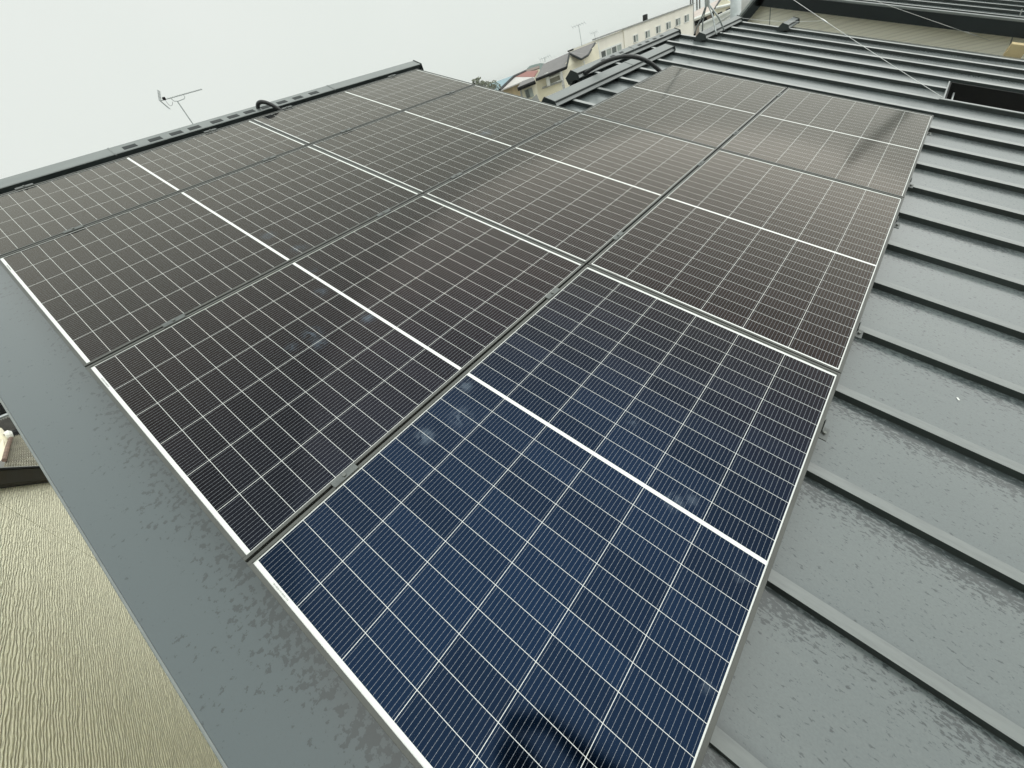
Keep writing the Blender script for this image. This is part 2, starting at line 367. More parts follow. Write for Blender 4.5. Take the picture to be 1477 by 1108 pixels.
# ridge caps
def ridge_cap(u0, u1, sf, wid, joints=(), slots=(), back_deg=43.6, nt=0.):
    a = math.radians(back_deg); sc_, nc = sf-wid, nt+.010
    lo = -.080-nt
    def bk(t, h): return (sc_ - t*math.cos(a) - h*math.sin(a), nc - t*math.sin(a) + h*math.cos(a))
    prof = [(sf+.020,nt+lo),(sf+.022,nt+lo+.010),(sf-.002,nt+lo+.024),(sf-.006,nt+lo+.030),(sf-.001,nt-.004),(sf-.004,nt),(sc_,nc),bk(wid,0),bk(wid,-.03),bk(wid+.02,-.065),bk(wid+.02,-.075),bk(wid-.03,-.075),(sf-.03,nt+lo)]
    cap = part(MB().prism([(u0, -s, n) for s, n in prof], (u1-u0, 0, 0)), 'ridge_cap', M_TRIM, house)
    flank(cap, M_DARKSIDE, lambda p: p.normal.y < -.80 and abs(p.normal.x) < .1)
    h = max(.03, -lo)
    ep = [(sf+.028,nt+lo-.004),(sf+.028,nt+lo*.6),(sf+.006,nt+.004),(sc_,nc+.006),bk(wid+.008,.006),bk(wid+.028,-.06),bk(wid-.02,-.085),(sc_,nt-.1),(sf-.02,nt+lo-.012)]
    for ue in (u0-.006, u1):
        part(MB().prism([(ue, -s, n) for s, n in ep], (.006, 0, 0)), 'end_cap', M_DARKSIDE, cap)
    jp = [(sf+.001,nt-.012),(sf+.003,nt-.003),(sf-.003,nt+.003),(sc_,nc+.003),bk(wid+.002,.003),bk(wid+.002,-.03)]
    for uj in joints:
        part(MB().prism([(uj, -s, n) for s, n in jp], (.010, 0, 0)), 'cap_joint', M_TRIM, cap)
    for us in slots:
        t0, t1 = .018, .060 if wid > .09 else .045
        f = lambda t: (sf-.004 - t, nt + t*.010/(wid-.004))
        (sa, na_), (sb2, nb_) = f(t0), f(t1)
        b = MB().hexa([(us,-sa,na_-.004),(us+.094,-sa,na_-.004),(us+.094,-sb2,nb_-.004),(us,-sb2,nb_-.004),
                       (us+.004,-sa-.001,na_+.0015),(us+.090,-sa-.001,na_+.0015),(us+.088,-sb2,nb_+.0015),(us+.006,-sb2,nb_+.0015)])
        part(b, 'vent_slot', M_FASCIA, cap)
    return cap
ridge_cap(-.36, 3.69, .28, .105, (.85, 2.63), (.917, 1.084, 1.23, 1.362, 1.532, 1.665, 1.80, 1.945, 2.09, 2.24, 2.40))
ridge_cap(3.72, 6.24, 1.92, .110, (5.20,), (), 60, -.035)
ridge_cap(4.56, 7.08, 1.625, .080, (5.8,), (5.1, 5.3, 5.5, 5.95, 6.15, 6.35, 6.55), 60, -.033)
ridge_cap(7.04, 8.46, 1.985, .080, (), (), 60, -.033)
ridge_cap(8.34, 8.90, 2.655, .080, (), (), 60, -.033)
# square light well cut into the far slope
wl = MB()
wl.box(6.246, 6.262, -5.9, -4.641, -.75, PAN+.03).box(6.934, 6.949, -5.9, -4.641, -.75, PAN+.028)
wl.box(6.262, 6.934, -4.656, -4.641, -.75, PAN+.026).box(6.262, 6.934, -5.9, -4.657, -.76, -.75)
well = part(wl, 'light_well', M_BLACK, house)
part(MB().box(6.268, 6.93, -4.735, -4.722, PAN-.06, PAN-.046), 'well_bar', M_GALV, well)
part(MB().box(6.205, 6.2455, -5.9, -4.60, PAN+.0305, PAN+.036), 'well_trim', M_SEAM, well)
part(MB().box(6.246, 6.95, -4.640, -4.628, PAN+.001, PAN+.032), 'well_trim', M_SEAM, well)
# walls of our house, standing on the ground
def wall_box(x0, x1, y0, y1, z1a, z1b):
    return MB().hexa([(x0,y0,GZ),(x1,y0,GZ),(x1,y1,GZ),(x0,y1,GZ),(x0,y0,z1a),(x1,y0,z1a),(x1,y1,z1b),(x0,y1,z1b)])
M_SIDE = siding('rough_beige_siding', (.70, .675, .53), 30.)
yt = lambda y, dz: y*math.tan(TH)-.12-dz
wall_box(.35, 8.4, -5.3, -2.45, yt(-5.3, .45), yt(-2.45, .45)).build('wall', M_SIDE, house, INV.copy())
wall_box(.35, 3.4, -2.45, 3.2, yt(-2.45, .5), yt(-2.45, .5)).build('wall', M_SIDE, house, INV.copy())

# ------------------------------------------------------------------ solar panels
LP = 1.772
BROWN = ((.0042, .0095, .0220, 1), (.0078, .0084, .0128, 1), (.0116, .0078, .0084, 1))      # film tint of most panels: plum brown
NAVY = ((.0034, .0108, .0275, 1), (.0042, .0100, .0230, 1), (.0098, .0088, .0112, 1))       # and of the one that is plainly blue
CELL6, CELL4, CELLN = cells('six_row_cells', 1.1370, 6, BROWN), cells('four_row_cells', .7620, 4, BROWN), cells('navy_cells', 1.1370, 6, NAVY)
def make_panel(W, mat):
    t = empty('solar_panel', I4.copy(), 'x', 'solar panel', 'solar panels of the roof array')
    lip, h = .011, .035
    b = MB()
    for (x0, x1, y0, y1) in ((0, LP, -lip, 0), (0, LP, -W, -W+lip), (0, lip, -W+lip, -lip), (LP-lip, LP, -W+lip, -lip)):
        b.box(x0, x1, y0, y1, -h, 0)
    part(b, 'frame', M_ALU, t, bevel=.0008)
    part(MB().box(lip, LP-lip, -W+lip, -lip, -.010, -.0045), 'cell_laminate', mat, t)
    part(MB().box(lip+.4, lip+.5, -W/2-.06, -W/2+.06, -.028, -.0105), 'junction_box', M_BLACK, t)
    lb = part(MB().box(lip+.002, lip+.0115, -.175, -.095, -.0044, -.0040), 'serial_label', M_LABEL, t)
    k = MB(); y = -.100; rnd = random.Random(3)
    while y > -.170:
        wd = rnd.choice((.0008, 0.0016, .0022)); k.box(lip+.004, lip+.0085, y-wd, y, -.0041, -.0037); y -= wd+rnd.choice((.001, .0016, .002))
    part(k, 'barcode', M_INK, lb)
    return t
ROWS = {'A': (.3785, 4), 'B': (1.1504, 6), 'C': (2.2968, 6), 'D': (3.4432, 6)}
LABELS = {
 'A0': 'narrow four-row solar panel by the ridge cap at the left edge of the photo',
 'A1': 'narrow four-row solar panel under the far end of the long ridge cap',
 'B0': 'full-size solar panel below the narrow left one, its white near edge on the grey verge',
 'B1': 'solar panel at the end of the second row with distant houses showing over its edge',
 'C0': 'smeared solar panel on the verge, left of the nearest deep blue panel',
 'C1': 'solar panel in the very middle of the array, touching all four rows of joints',
 'C2': 'farthest solar panel of the third row, beside the short ridge cap and its arching hose',
 'D0': 'nearest deep blue solar panel mirroring the photographer at the bottom of the photo',
 'D1': 'middle solar panel of the right-hand row, along the bare ribbed roof',
 'D2': 'farthest solar panel of the right-hand row with a dark pole mirrored in it'}
protos = {4: make_panel(.7620, CELL4), 6: make_panel(1.1370, CELL6)}; used = set()
for key, lab in LABELS.items():
    s0, nrow = ROWS[key[0]]; k = int(key[1])
    p = protos[nrow] if nrow not in used else copy_tree(protos[nrow]); used.add(nrow)
    p.matrix_world = ROOF @ Matrix.Translation((k*1.778-.004, -s0, random.uniform(-.0006, .0006))); p['label'] = lab
    if key == 'D0':                                              # the nearest panel is plainly bluer than its neighbours
        for ch in kids(p):
            if ch.name.startswith('cell_laminate'): ch.data = ch.data.copy(); ch.data.materials[0] = CELLN

# clamps in the joints between rows
ORD = ('first', 'second', 'third', 'fourth', 'fifth', 'sixth')
def make_clamp():
    t = empty('mid_clamp', I4.copy(), 'x', 'clamp', 'clamps holding the panels')
    part(MB().box(-.045, .045, -.013, .013, .0005, .0035), 'clamp_plate', M_CLAMP, t, bevel=.001)
    part(MB().box(-.045, .045, -.0035, .0035, -.09, .0004), 'clamp_web', M_CLAMP, t)
    part(MB().tube([(0,0,.0035),(0,0,.008)], .0065, 6), 'bolt', M_DARKSTEEL, t)
    return t
cproto = make_clamp(); first = True
for (s, nm, us) in ((1.1464, 'between the narrow row and the second row', (.33, 1.465, 2.094, 3.217)),
                    (2.2928, 'between the second and third panel rows', (.327, 1.47, 2.068, 3.222)),
                    (3.4392, 'between the third row and the right-hand row', (.326, 1.476, 2.09, 3.228, 3.908, 5.038)),
                    (.3735, 'along the top edge beneath the ridge cap', (.323, 1.459, 2.097, 3.225))):
    for i, u in enumerate(us):
        c = cproto if first else copy_tree(cproto); first = False
        c.matrix_world = ROOF @ Matrix.Translation((u, -s, 0))
        c['label'] = 'grey clamp %s, %s one from the near edge' % (nm, ORD[i])
bp = None
for i, (u, s) in enumerate(((1.479, 4.5835), (2.125, 4.5835), (3.255, 4.5835), (3.876, 4.5835), (4.999, 4.5835))):
    if bp is None:
        bp = empty('end_bracket', I4.copy(), 'x', 'bracket', 'brackets along the right-hand panel edge')
        part(MB().box(-.03, .03, -.034, -.001, -.045, -.041), 'foot_plate', M_CLAMP, bp)
        part(MB().box(-.03, .03, -.004, -.001, -.041, -.004), 'upright', M_CLAMP, bp)
        part(MB().tube([(0,-.020,-.041),(0,-.020,-.034)], .006, 6), 'bolt', M_DARKSTEEL, bp)
        e = bp
    else: e = copy_tree(bp)
    e.matrix_world = ROOF @ Matrix.Translation((u, -s, 0))
    e['label'] = 'small metal bracket sticking out from the right-hand panel edge, %s from the photographer' % ORD[i]
# mounting rails that show in the gap under the ridge cap
tag(MB().box(.02, 3.53, -.362, -.335, -.06, -.035).build('mounting_rail', M_CLAMP, None, ROOF.copy(), bevel=.002), 'dark metal rail lying between the ridge cap and the narrow panels', 'rail')

# ------------------------------------------------------------------ hoses
def bez(p, n=40):
    p = [Vector(q) for q in p]; r = []
    for i in range(n+1):
        q = list(p); t = i/n
        while len(q) > 1: q = [a.lerp(b, t) for a, b in zip(q, q[1:])]
        r.append(q[0])
    return r
c1 = [rw(*q) for q in ((2.07,.372,-.05),(2.04,.34,.0),(1.985,.275,.08),(1.925,.23,.068),(1.935,.215,-.01))]
tag(MB().tube(bez(c1, 60), .015, 12, .05).build('cable_hose', M_HOSE, smooth=True), 'short black corrugated hose looping over the long ridge cap', 'hose')
c2 = [rw(*q) for q in ((5.12,2.33,-.06),(5.03,2.20,.06),(4.85,2.05,.20),(4.62,1.93,.15),(4.68,1.70,-.02),(4.70,1.62,-.07))]
tag(MB().tube(bez(c2, 110), .019, 12, .05).build('cable_hose', M_HOSE, smooth=True), 'long black corrugated hose arching over the short ridge cap', 'hose')

# ------------------------------------------------------------------ antennas
ay = 3.6
B = lambda x, y: on(x, y, 1, ay)
an = empty('tv_antenna', Matrix.Translation(B(279, 180)), 'lone television antenna on a thin mast rising behind the long ridge cap', 'antenna')
IA = Matrix.Translation(-B(279, 180))
top = B(256, 146.5); mast_base = B(279, 180) + (B(279, 180)-top)*1.1
MB().tube([mast_base, top], .008, 8).build('mast', M_GALV, an, IA)
b0, b1 = B(231, 145.5), B(291, 128.8)
MB().tube([b0, b1], .0055, 8).build('boom', M_GALV, an, IA)
perp = Vector((.42, 1, 0)).normalized()
for i in range(15):
    p = b0.lerp(b1, .2+.79*i/14); MB().tube([p-perp*.075, p+perp*.075], .0022, 6).build('director', M_GALV, an, IA)
for e in ((229, 131), (244.5, 157)):
    q = B(*e)
    b = MB()
    for j in (-2, -1, 0, 1, 2): b.tube([b0+perp*j*.035, q+perp*j*.035], .0022, 6)
    for t in (.35, .68, 1.): 
        m_ = b0.lerp(q, t); b.tube([m_-perp*.09, m_+perp*.07], .002, 6)
    b.build('reflector', M_GALV, an, IA)
MB().tube([B(246.5, 142), B(251, 146), B(257, 146), B(266, 142.5), B(266.5, 139.5), B(264.5, 137.5)], .0045, 8).build('bracket', M_GALV, an, IA)
MB().tube(bez([B(238, 143.5), B(243, 153), B(249, 157), B(249, 147)]), .002, 6).build('cable', M_HOSE, an, IA)
bx = MB(); q = B(237, 143); bx.box(q.x-.018, q.x+.018, q.y-.018, q.y+.018, q.z-.012, q.z+.022); bx.build('balun', M_BLACK, an, IA, bevel=.006)

ap = at(1020, 3, 7.7); A2 = Matrix.Translation(Vector((ap.x, ap.y, ap.z)))
tr = empty('roof_antenna', A2, 'roof antenna mast on four bent splayed legs astride the far ridge, held by guy wires', 'antenna')
IT = A2.inverted()
MB().tube([ap-Vector((0,0,.02)), ap+Vector((0,0,.75))], .016, 10).build('mast', M_GALV, tr, IT)
MB().tube([ap-Vector((0,0,.05)), ap+Vector((0,0,.10))], .03, 10).build('mast_socket', M_GALV, tr, IT)
def leg(l, name='leg'):
    lg = MB().tube(l, .0095, 8).build(name, M_GALV, tr, IT, smooth=True)
    MB().tube([l[-1]+Vector((0,0,.012)), l[-1]-Vector((0,0,.006))], .016, 8).build('rubber_foot', M_BLACK, lg, I4)
leg([ap, at(1028.5, 25, 7.66), at(1032, 44, 7.6), rw(7.33, 2.05, -.075)])
leg([ap, at(1037, 26, 7.75), at(1042, 38, 7.8), rw(7.63, 2.04, -.075)])
leg([ap, at(1011.5, 27, 8.05), at(1004.5, 40, 8.2), at(1002, 50, 8.25)])
leg([ap, at(1016, 20, 8.15), at(1013.5, 33, 8.3), at(1013, 50, 8.35)])
wt = at(1022, -86, 7.7)
w1 = on(1429, 59, 0, 9.27); w2 = rw(6.25, 4.62, -.07); w3 = rw(8.17, 2.06, 0.0)
def wire(a, b, sag, r=.0021):
    return MB().tube([a.lerp(b, t/14)-Vector((0,0,sag*4*(t/14)*(1-t/14))) for t in range(15)], r, 6)
wire(wt, w2, .02).build('guy_wire', M_SILVER, tr, IT)
wire(wt, w1, .01).build('guy_wire', M_SILVER, tr, IT)
mid = wt.lerp(w2, .56)-Vector((0,0,.02))
wire(w3, mid, .02, 0.0016).build('guy_wire', M_SILVER, tr, IT)
k = MB(); d = (w2-wt).normalized(); k.tube([mid-d*.05, mid-d*.03, mid+d*.03, mid+d*.05], [.002,.006,.006,.002], 8); k.build('turnbuckle', M_SILVER, tr, IT)
k = MB(); d = (w1-wt).normalized(); q = w1-d*.28; k.tube([q-d*.1, q-d*.05, q, q+d*.05, q+d*.1], [.003,.009,.004,.009,.003], 8); k.build('turnbuckle', M_SILVER, tr, IT)

# ------------------------------------------------------------------ the neighbour's house on the right: same roof, rough wall
nh = empty('house', ROOF.copy(), 'neighbouring house with black fascia, beige siding wall and its own ribbed grey roof', 'house')
UF, NT = 9.15, .155
nroof = part(MB().box(UF, 15.2, -6.6, -1.93, NT-.03, NT), 'roof', M_ROOF, nh)
x = UF+.10
while x < 15.1:
    flank(part(MB().box(x, x+.04, -6.6, -1.93, NT+.0005, NT+.03), 'seam', M_SEAM, nroof), M_DARKSIDE, lambda p: p.normal.x < -.7); x += .4438
part(MB().box(UF-.016, UF+.06, -6.6, -1.93, NT-.002, NT+.022), 'verge_trim', M_TRIM, nroof, bevel=.003)
part(MB().box(UF-.012, UF+.02, -6.6, -1.93, NT-.14, NT-.003), 'fascia', M_FASCIA, nh)
e = ROOF @ Vector((0, -1.93, NT)); dd = Vector((0, math.cos(math.radians(38)), -math.sin(math.radians(38))))
nn = Vector((0, math.sin(math.radians(38)), math.cos(math.radians(38))))
def slab(x0, x1, l0, l1, h0, h1):
    o_ = Vector((0, e.y, e.z))
    P = lambda x, l, h: o_+Vector((x, 0, 0))+dd*l+nn*h
    return MB().hexa([P(x0,l0,h0),P(x1,l0,h0),P(x1,l1,h0),P(x0,l1,h0),P(x0,l0,h1),P(x1,l0,h1),P(x1,l1,h1),P(x0,l1,h1)])
slab(UF, 15.2, 0, 3.2, -.03, 0).build('roof', M_ROOF, nh, INV.copy())
slab(UF-.012, UF+.02, 0, 3.2, -.14, -.031).build('fascia', M_FASCIA, nh, INV.copy())
slab(UF-.016, UF+.06, 0, 3.2, -.004, .024).build('verge_trim', M_GALV, nh, INV.copy())
M_SIDE2 = siding('plain_beige_siding', (.93, .91, .79), 22., .002, .08)
wx = UF+.13
gw = [(wx, -6.2), (wx, 1.4)]
pk = (ROOF @ Vector((0, -1.93, NT-.10)))
wl = MB().prism([(wx,-6.3,GZ),(wx,1.2,GZ),(wx,1.2,pk.z-(1.2-pk.y)*math.tan(math.radians(38))),(wx,pk.y,pk.z),(wx,-6.3,(ROOF@Vector((0,-6.55,NT-.1))).z)],(5.2,0,0))
wl.build('wall', M_SIDE2, nh, Matrix.Rotation(-TH,4,'X') if False else INV.copy())
for (y, z0, z1) in ((-1.98, -3, -.7), (-4.72, -4, -1.62)):
    MB().box(wx-.004, wx+.002, y-.006, y+.006, z0, z1).build('siding_joint', M_CONC, nh, INV.copy())
q0 = on(1078, 13, 0, wx-.006); q1 = on(1160, 27, 0, wx-.006)
# wooden beam end standing on our far verge
bm_ = rw(8.78, 5.05, -.03)
tag(MB().box(8.82, 8.95, -5.25, -5.08, -.12, .0).build('timber_block', M_WOOD, None, ROOF.copy(), bevel=.004), 'pale timber block at the foot of the neighbouring wall near the right edge', 'timber')

# ------------------------------------------------------------------ the neighbour's house on the left: rough wall, brown barge board
UL = -3.0
ln = empty('house', Matrix.Translation((UL, 0, GZ)), 'neighbouring house on the left with coarse beige siding and dark brown barge board', 'house')
IL = Matrix.Translation((-UL, 0, -GZ))
a0, a1 = on(0, 705, 0, UL), on(77, 695, 0, UL)
sl = (a1.z-a0.z)/(a1.y-a0.y)
zr = lambda y: a0.z+(y-a0.y)*sl
YP, YE, YB = -6.4, 11., -14.
# the siding board lies in a frame whose x runs along the wall
LW = Matrix.Translation((UL, 0, 0)) @ Matrix.Rotation(math.radians(90), 4, 'Z')
LI = LW.inverted()
mbw = MB().prism([LI @ Vector((UL, y, z)) for y, z in ((YE-.5, GZ), (YE-.5, zr(YE-.5)-.0), (YP, zr(YP)), (YB, zr(YP)-(YP-YB)*.5), (YB, GZ))], (0, 6, 0))
mbw.build('wall', siding('coarse_beige_siding', (.97, .94, .72), 25., .022, .26), ln, IL @ LW)
jy = on(75, 770, 0, UL).y
MB().box(UL-.002, UL+.0025, jy-.0035, jy+.0035, GZ, zr(jy)-.0).build('siding_joint', plain('joint_sealant', (.36, .35, .24), .8), ln, IL)
M_BROWN = plain('dark_brown_board', (.016, .013, .005), .7, var=.25, sc=2., spec=.15, stretch=(1, .4, 3))
UB = UL+.16
M_TILE = plain('weathered_tile', (.40, .385, .32), .55, var=.22, sc=5., fine=.9)
M_TILED = plain('dark_tile', (.11, .105, .095), .55, var=.22, sc=5., fine=.9)
for (nm, lo, hi, xa, xb, mt) in (('barge_board', -.02, .33, UL+.06, UB, M_BROWN), ('rake_trim', .33, .365, UL+.04, UB+.02, M_BLACK), ('rake_cap', .366, .385, UB-.02, UB+.03, M_CONC), ('roof', .366, .384, UL-6.2, UB-.021, M_TILED)):
    b = MB()
    for (y0, z0, y1, z1) in ((YP, zr(YP), YE, zr(YE)), (YB, zr(YP)-(YP-YB)*.5, YP, zr(YP))):
        b.hexa([(xa,y0,z0+lo),(xb,y0,z0+lo),(xb,y1,z1+lo),(xa,y1,z1+lo),(xa,y0,z0+hi),(xb,y0,z0+hi),(xb,y1,z1+hi),(xa,y1,z1+hi)])
    b.build(nm, mt, ln, IL)

# ------------------------------------------------------------------ old tiled house below on the left
def tiles(p00, p10, p11, p01, nu, nv, amp):
    """a tiled slope as real rolls and courses"""
    b = MB(); p00, p10, p11, p01 = map(Vector, (p00, p10, p11, p01)); nrm = (p10-p00).cross(p01-p00).normalized()
    if nrm.z < 0: nrm = -nrm
    K = 6
    for j in range(nv):
        for i in range(nu*K):
            def P(ii, jj, lift):
                a, c = ii/(nu*K), jj/nv
                return p00.lerp(p10, a).lerp(p01.lerp(p11, a), c)+nrm*(amp*(.5+.5*math.cos(2*math.pi*ii/K))+lift)
            b.quad(P(i, j, amp*.9), P(i+1, j, amp*.9), P(i+1, j+1, 0), P(i, j+1, 0))
            b.quad(P(i, j, -amp*.4), P(i+1, j, -amp*.4), P(i+1, j, amp*.9), P(i, j, amp*.9))
    return b
th_ = empty('tiled_house', Matrix.Translation(at(20, 640, 17.10) * 1.0), 'old house with wavy clay tile roof, cream gable and dark ridge below on the left', 'house')
IH = Matrix.Translation(-at(20, 640, 17.10))
tiles(at(0, 692, 14.60), at(84, 690, 14.60), at(62, 618, 18.62), at(17, 631, 18.62), 20, 18, .05).build('roof', M_TILE, th_, IH)
b = MB(); p = [at(-60, 640, 17.67), at(-60, 600, 18.81), at(2, 618, 18.81), at(15, 633, 18.52), at(7, 662, 16.34), at(-40, 680, 15.96)]
b.prism(p, (-.1, .5, -.1)); b.build('gable', M_CREAM, th_, IH)
MB().tube([at(15.5, 632, 18.24), at(11, 645, 17.10), at(6, 664, 15.77)], .045, 8).build('rake_tiles', plain('reddish_clay', (.19, .125, .095), .75, var=.3, sc=6.), th_, IH)
MB().tube([at(13, 632, 18.52), at(40, 620, 18.81), at(80, 604, 19.19)], .16, 10).build('ridge', M_BLACK, th_, IH)
MB().tube([at(7.5, 628.5, 18.43), at(13, 627, 18.43), at(18, 626, 18.43)], [.10, .14, .09], 10).build('ridge_ornament', M_WHITEP, th_, IH)
th2 = empty('tiled_house', Matrix.Translation(at(15, 610, 22.80)), 'dark tiled house with pale gutter behind the cream gable on the left', 'house')
IH = Matrix.Translation(-at(15, 610, 22.80))
tiles(at(-20, 634, 20.71), at(60, 612, 20.71), at(50, 590, 23.37), at(-30, 618, 23.37), 22, 12, .05).build('roof', M_TILED, th2, IH)
MB().tube([at(-30, 614, 23.56), at(16, 596, 23.56), at(50, 582, 23.56)], .06, 8).build('gutter', M_GALV, th2, IH)
MB().prism([at(-30, 612, 23.75), at(50, 581, 23.75), at(50, 566, 23.75), at(-30, 596, 23.75)], (.2, .9, 0)).build('wall', M_BLACK, th2, IH)
tiles(at(-30, 594, 23.94), at(50, 562, 23.94), at(40, 545, 28.50), at(-30, 560, 28.50), 22, 10, .05).build('roof', M_TILE, th2, IH)

# ------------------------------------------------------------------ distant houses beyond the ridge
def frame(px, py, D): 
    p = at(px, py, D); return Matrix.Translation((p.x, p.y, GZ)), Matrix.Translation((-p.x, -p.y, -GZ))
def sight(px, d):
    r_ = ray(px, 60); return Vector((r_.x, r_.y, 0)).normalized()*d
def down(p): return Vector((p.x, p.y, GZ))
# long pale apartment block
AY = 18.
F = lambda x, y, dy=0.: on(x, y, 1, AY+dy)
xa, xb, xm = F(859, 62).x, F(1000, 20).x, F(900, 50).x
zt = (F(862, 58).z+F(900, 42).z+F(990, 8.8).z)/3
Mx = Matrix.Translation((xa, AY, GZ)); ap_ = empty('apartment_block', Mx, 'long pale flat-roofed block with a row of small square windows', 'building'); IX = Mx.inverted()
MB().box(xm, xb, AY, AY+3, GZ, zt).build('wall', M_CREAM2, ap_, IX)
MB().box(xa, xm-.02, AY+.08, AY+2.6, GZ, zt-.03).build('wall', M_CREAM2, ap_, IX)
MB().box(xa-.1, xb+.1, AY-.1, AY+.2, zt+.001, zt+.09).build('parapet_trim', M_CONC, ap_, IX)
def window(x0, x1, z0, z1, y, parent, I, panes=2, gl=None):
    f = MB(); t = .022*(x1-x0)+.03
    f.box(x0, x1, y-.05, y+.02, z1-t, z1).box(x0, x1, y-.05, y+.02, z0, z0+t)
    f.box(x0, x0+t, y-.05, y+.02, z0+t, z1-t).box(x1-t, x1, y-.05, y+.02, z0+t, z1-t)
    for i in range(1, panes):
        xc = x0+(x1-x0)*i/panes; f.box(xc-t/2, xc+t/2, y-.05, y+.02, z0+t, z1-t)
    w_ = f.build('window', M_WHITEP, parent, I)
    for i in range(panes):
        MB().box(x0+t+(x1-x0-2*t)*i/panes, x0+t+(x1-x0-2*t)*(i+1)/panes, y-.015, y+.01, z0+t, z1-t).build('pane', (gl or (M_GLASSD, M_GLASSL))[i % 2], w_, I4)
    return w_
for (px, py) in ((916.7,55.5),(933.8,49.6),(949.2,42.8),(963.9,37.1),(977.7,31.7),(990.2,26.6)):
    x0, x1 = F(px-3.7, py).x, F(px+3.4, py).x; z1, z0 = F(px-3, py-4.6).z, F(px-2, py+6.6).z
    window(x0, x1, z0, z1, AY, ap_, IX)
x0, x1 = F(866.5, 75).x, F(897.5, 66).x
window(x0, x1, F(870.5, 85.5).z, F(867, 72.5).z, AY+.08, ap_, IX, 4)
MB().tube([F(861.5, 62, -.1), down(F(861.5, 62, -.1))], .12, 8).build('drainpipe', M_WHITEP, ap_, IX)
MB().tube([F(930.5, 21.5, 2.), F(930.5, 31.5, 2.)-Vector((0,0,.3))], .25, 8).build('flue', M_BLACK, ap_, IX)
def yagi(parent, I, foot, tp, w_, r=.03):
    b = MB().tube([foot, tp], r, 6); d = Vector((.7, -.7, 0)).normalized()
    b.tube([tp-d*w_, tp+d*w_], r*.8, 6)
    for t in (-1, -.6, -.2, .2, .6, 1): b.tube([tp+d*w_*t-Vector((.2,.2,.12)), tp+d*w_*t+Vector((.2,.2,.12))], r*.6, 6)
    b.build('rooftop_antenna', M_GALV, parent, I)

# cream house with slate gables
D = 33.
Mx, IX = frame(806, 120, D); ch = empty('cream_house', Mx, 'cream two storey house with grey slate gables and a big window', 'house')
A, Bp, Cc = at(769, 113, D), at(806, 98, D), at(820, 77.5, D+1)
q = at(838, 85.5, D+1.5); r_ = at(862, 62, D+4)
dep = sight(795, 4.3)
lw_ = Vector((0,0,.16))
MB().prism([down(A), down(Bp), Bp-lw_, A-lw_], dep*.04).build('wall', M_CREAM, ch, IX)
Bq, Cq = at(810.5, 100.5, D), at(822.5, 80.5, D+1)
MB().prism([down(Bq), down(q), down(r_), r_, q, Cq, Bq], sight(835, .06)).build('wall', M_CREAM, ch, IX)
rg, rg2 = at(784, 92.3, D+4.2), at(820.5, 76, D+4.2)
up = Vector((0, 0, .09)); fwd = Vector((-.35, -.45, -.08))
A_, B_ = A+fwd+up*.3, Bp+fwd+up*.3+Vector((.25,-.2,0))
MB().hexa([A_-up, B_-up, rg2-up, rg-up, A_, B_, rg2, rg]).build('roof', M_GREYTILE, ch, IX)
MB().tube([A_-up*.8, B_-up*.8], .08, 8).build('gutter', M_BLACK, ch, IX)
MB().tube([B_-up*.5, Cc+fwd*.4+up*.5], .06, 8).build('barge_board', M_FASCIA, ch, IX)
va, vb, vc, vd = at(821.5, 76.2, D+1.), at(838, 84.2, D+.6), at(848, 78.3, D+1.6), at(858, 61, D+5)
ve = at(824, 74.5, D+5)
MB().hexa([va-up, vb-up, vc-up, ve-up, va, vb, vc, ve]).build('roof', M_GREYTILE, ch, IX)
MB().hexa([vc-up, vc-up*.9, vd-up, ve-up, vc, vc+up*.02, vd, ve]).build('roof', M_GREYTILE, ch, IX)
MB().tube([va-up*.6, vb-up*.6, vc-up*.6, vd-up*.6], .06, 8).build('barge_board', M_FASCIA, ch, IX)
wa, wb, wc, wd = at(790, 105.5, D-.12), at(806.3, 99.3, D-.12), at(810, 116, D-.12), at(793, 123.5, D-.12)
wf = MB().prism([wa, wb, wc, wd], (.05, .1, 0)).build('window', M_SHUTTER, ch, IX)
for a, b in ((wa, wd), (wd, wc), (wb, wc), (wa.lerp(wd, .42), wb.lerp(wc, .42))):
    MB().tube([a, b], .07, 6).build('frame', M_WHITEP, wf, I4)
MB().tube([at(788, 105, D-.2), at(791.5, 124, D-.2)], .13, 6).build('shutter_box', M_WHITEP, ch, IX)
MB().tube([at(782, 127.3, D-.15), at(811, 116.8, D-.15)], .06, 6).build('sill', M_CONC, ch, IX)
MB().prism([at(822, 72, D+5), at(827, 70, D+5), at(827.5, 72.2, D+5), at(823, 74, D+5)], (.4, .5, 0)).build('chimney', M_BLACK, ch, IX)
yagi(ch, IX, at(839.5, 67, D+5), at(834.5, 36, D+5), .45, .018)
yagi(ch, IX, at(859.5, 58, D+6), at(856.5, 47, D+6), .25, .014)
yagi(ch, IX, at(786, 90, D+5), at(786, 83, D+5), .4, .018)
MB().tube([at(842, 88, D+1.3), at(845, 103, D+1.3)], .05, 6).build('drainpipe', M_WHITEP, ch, IX)
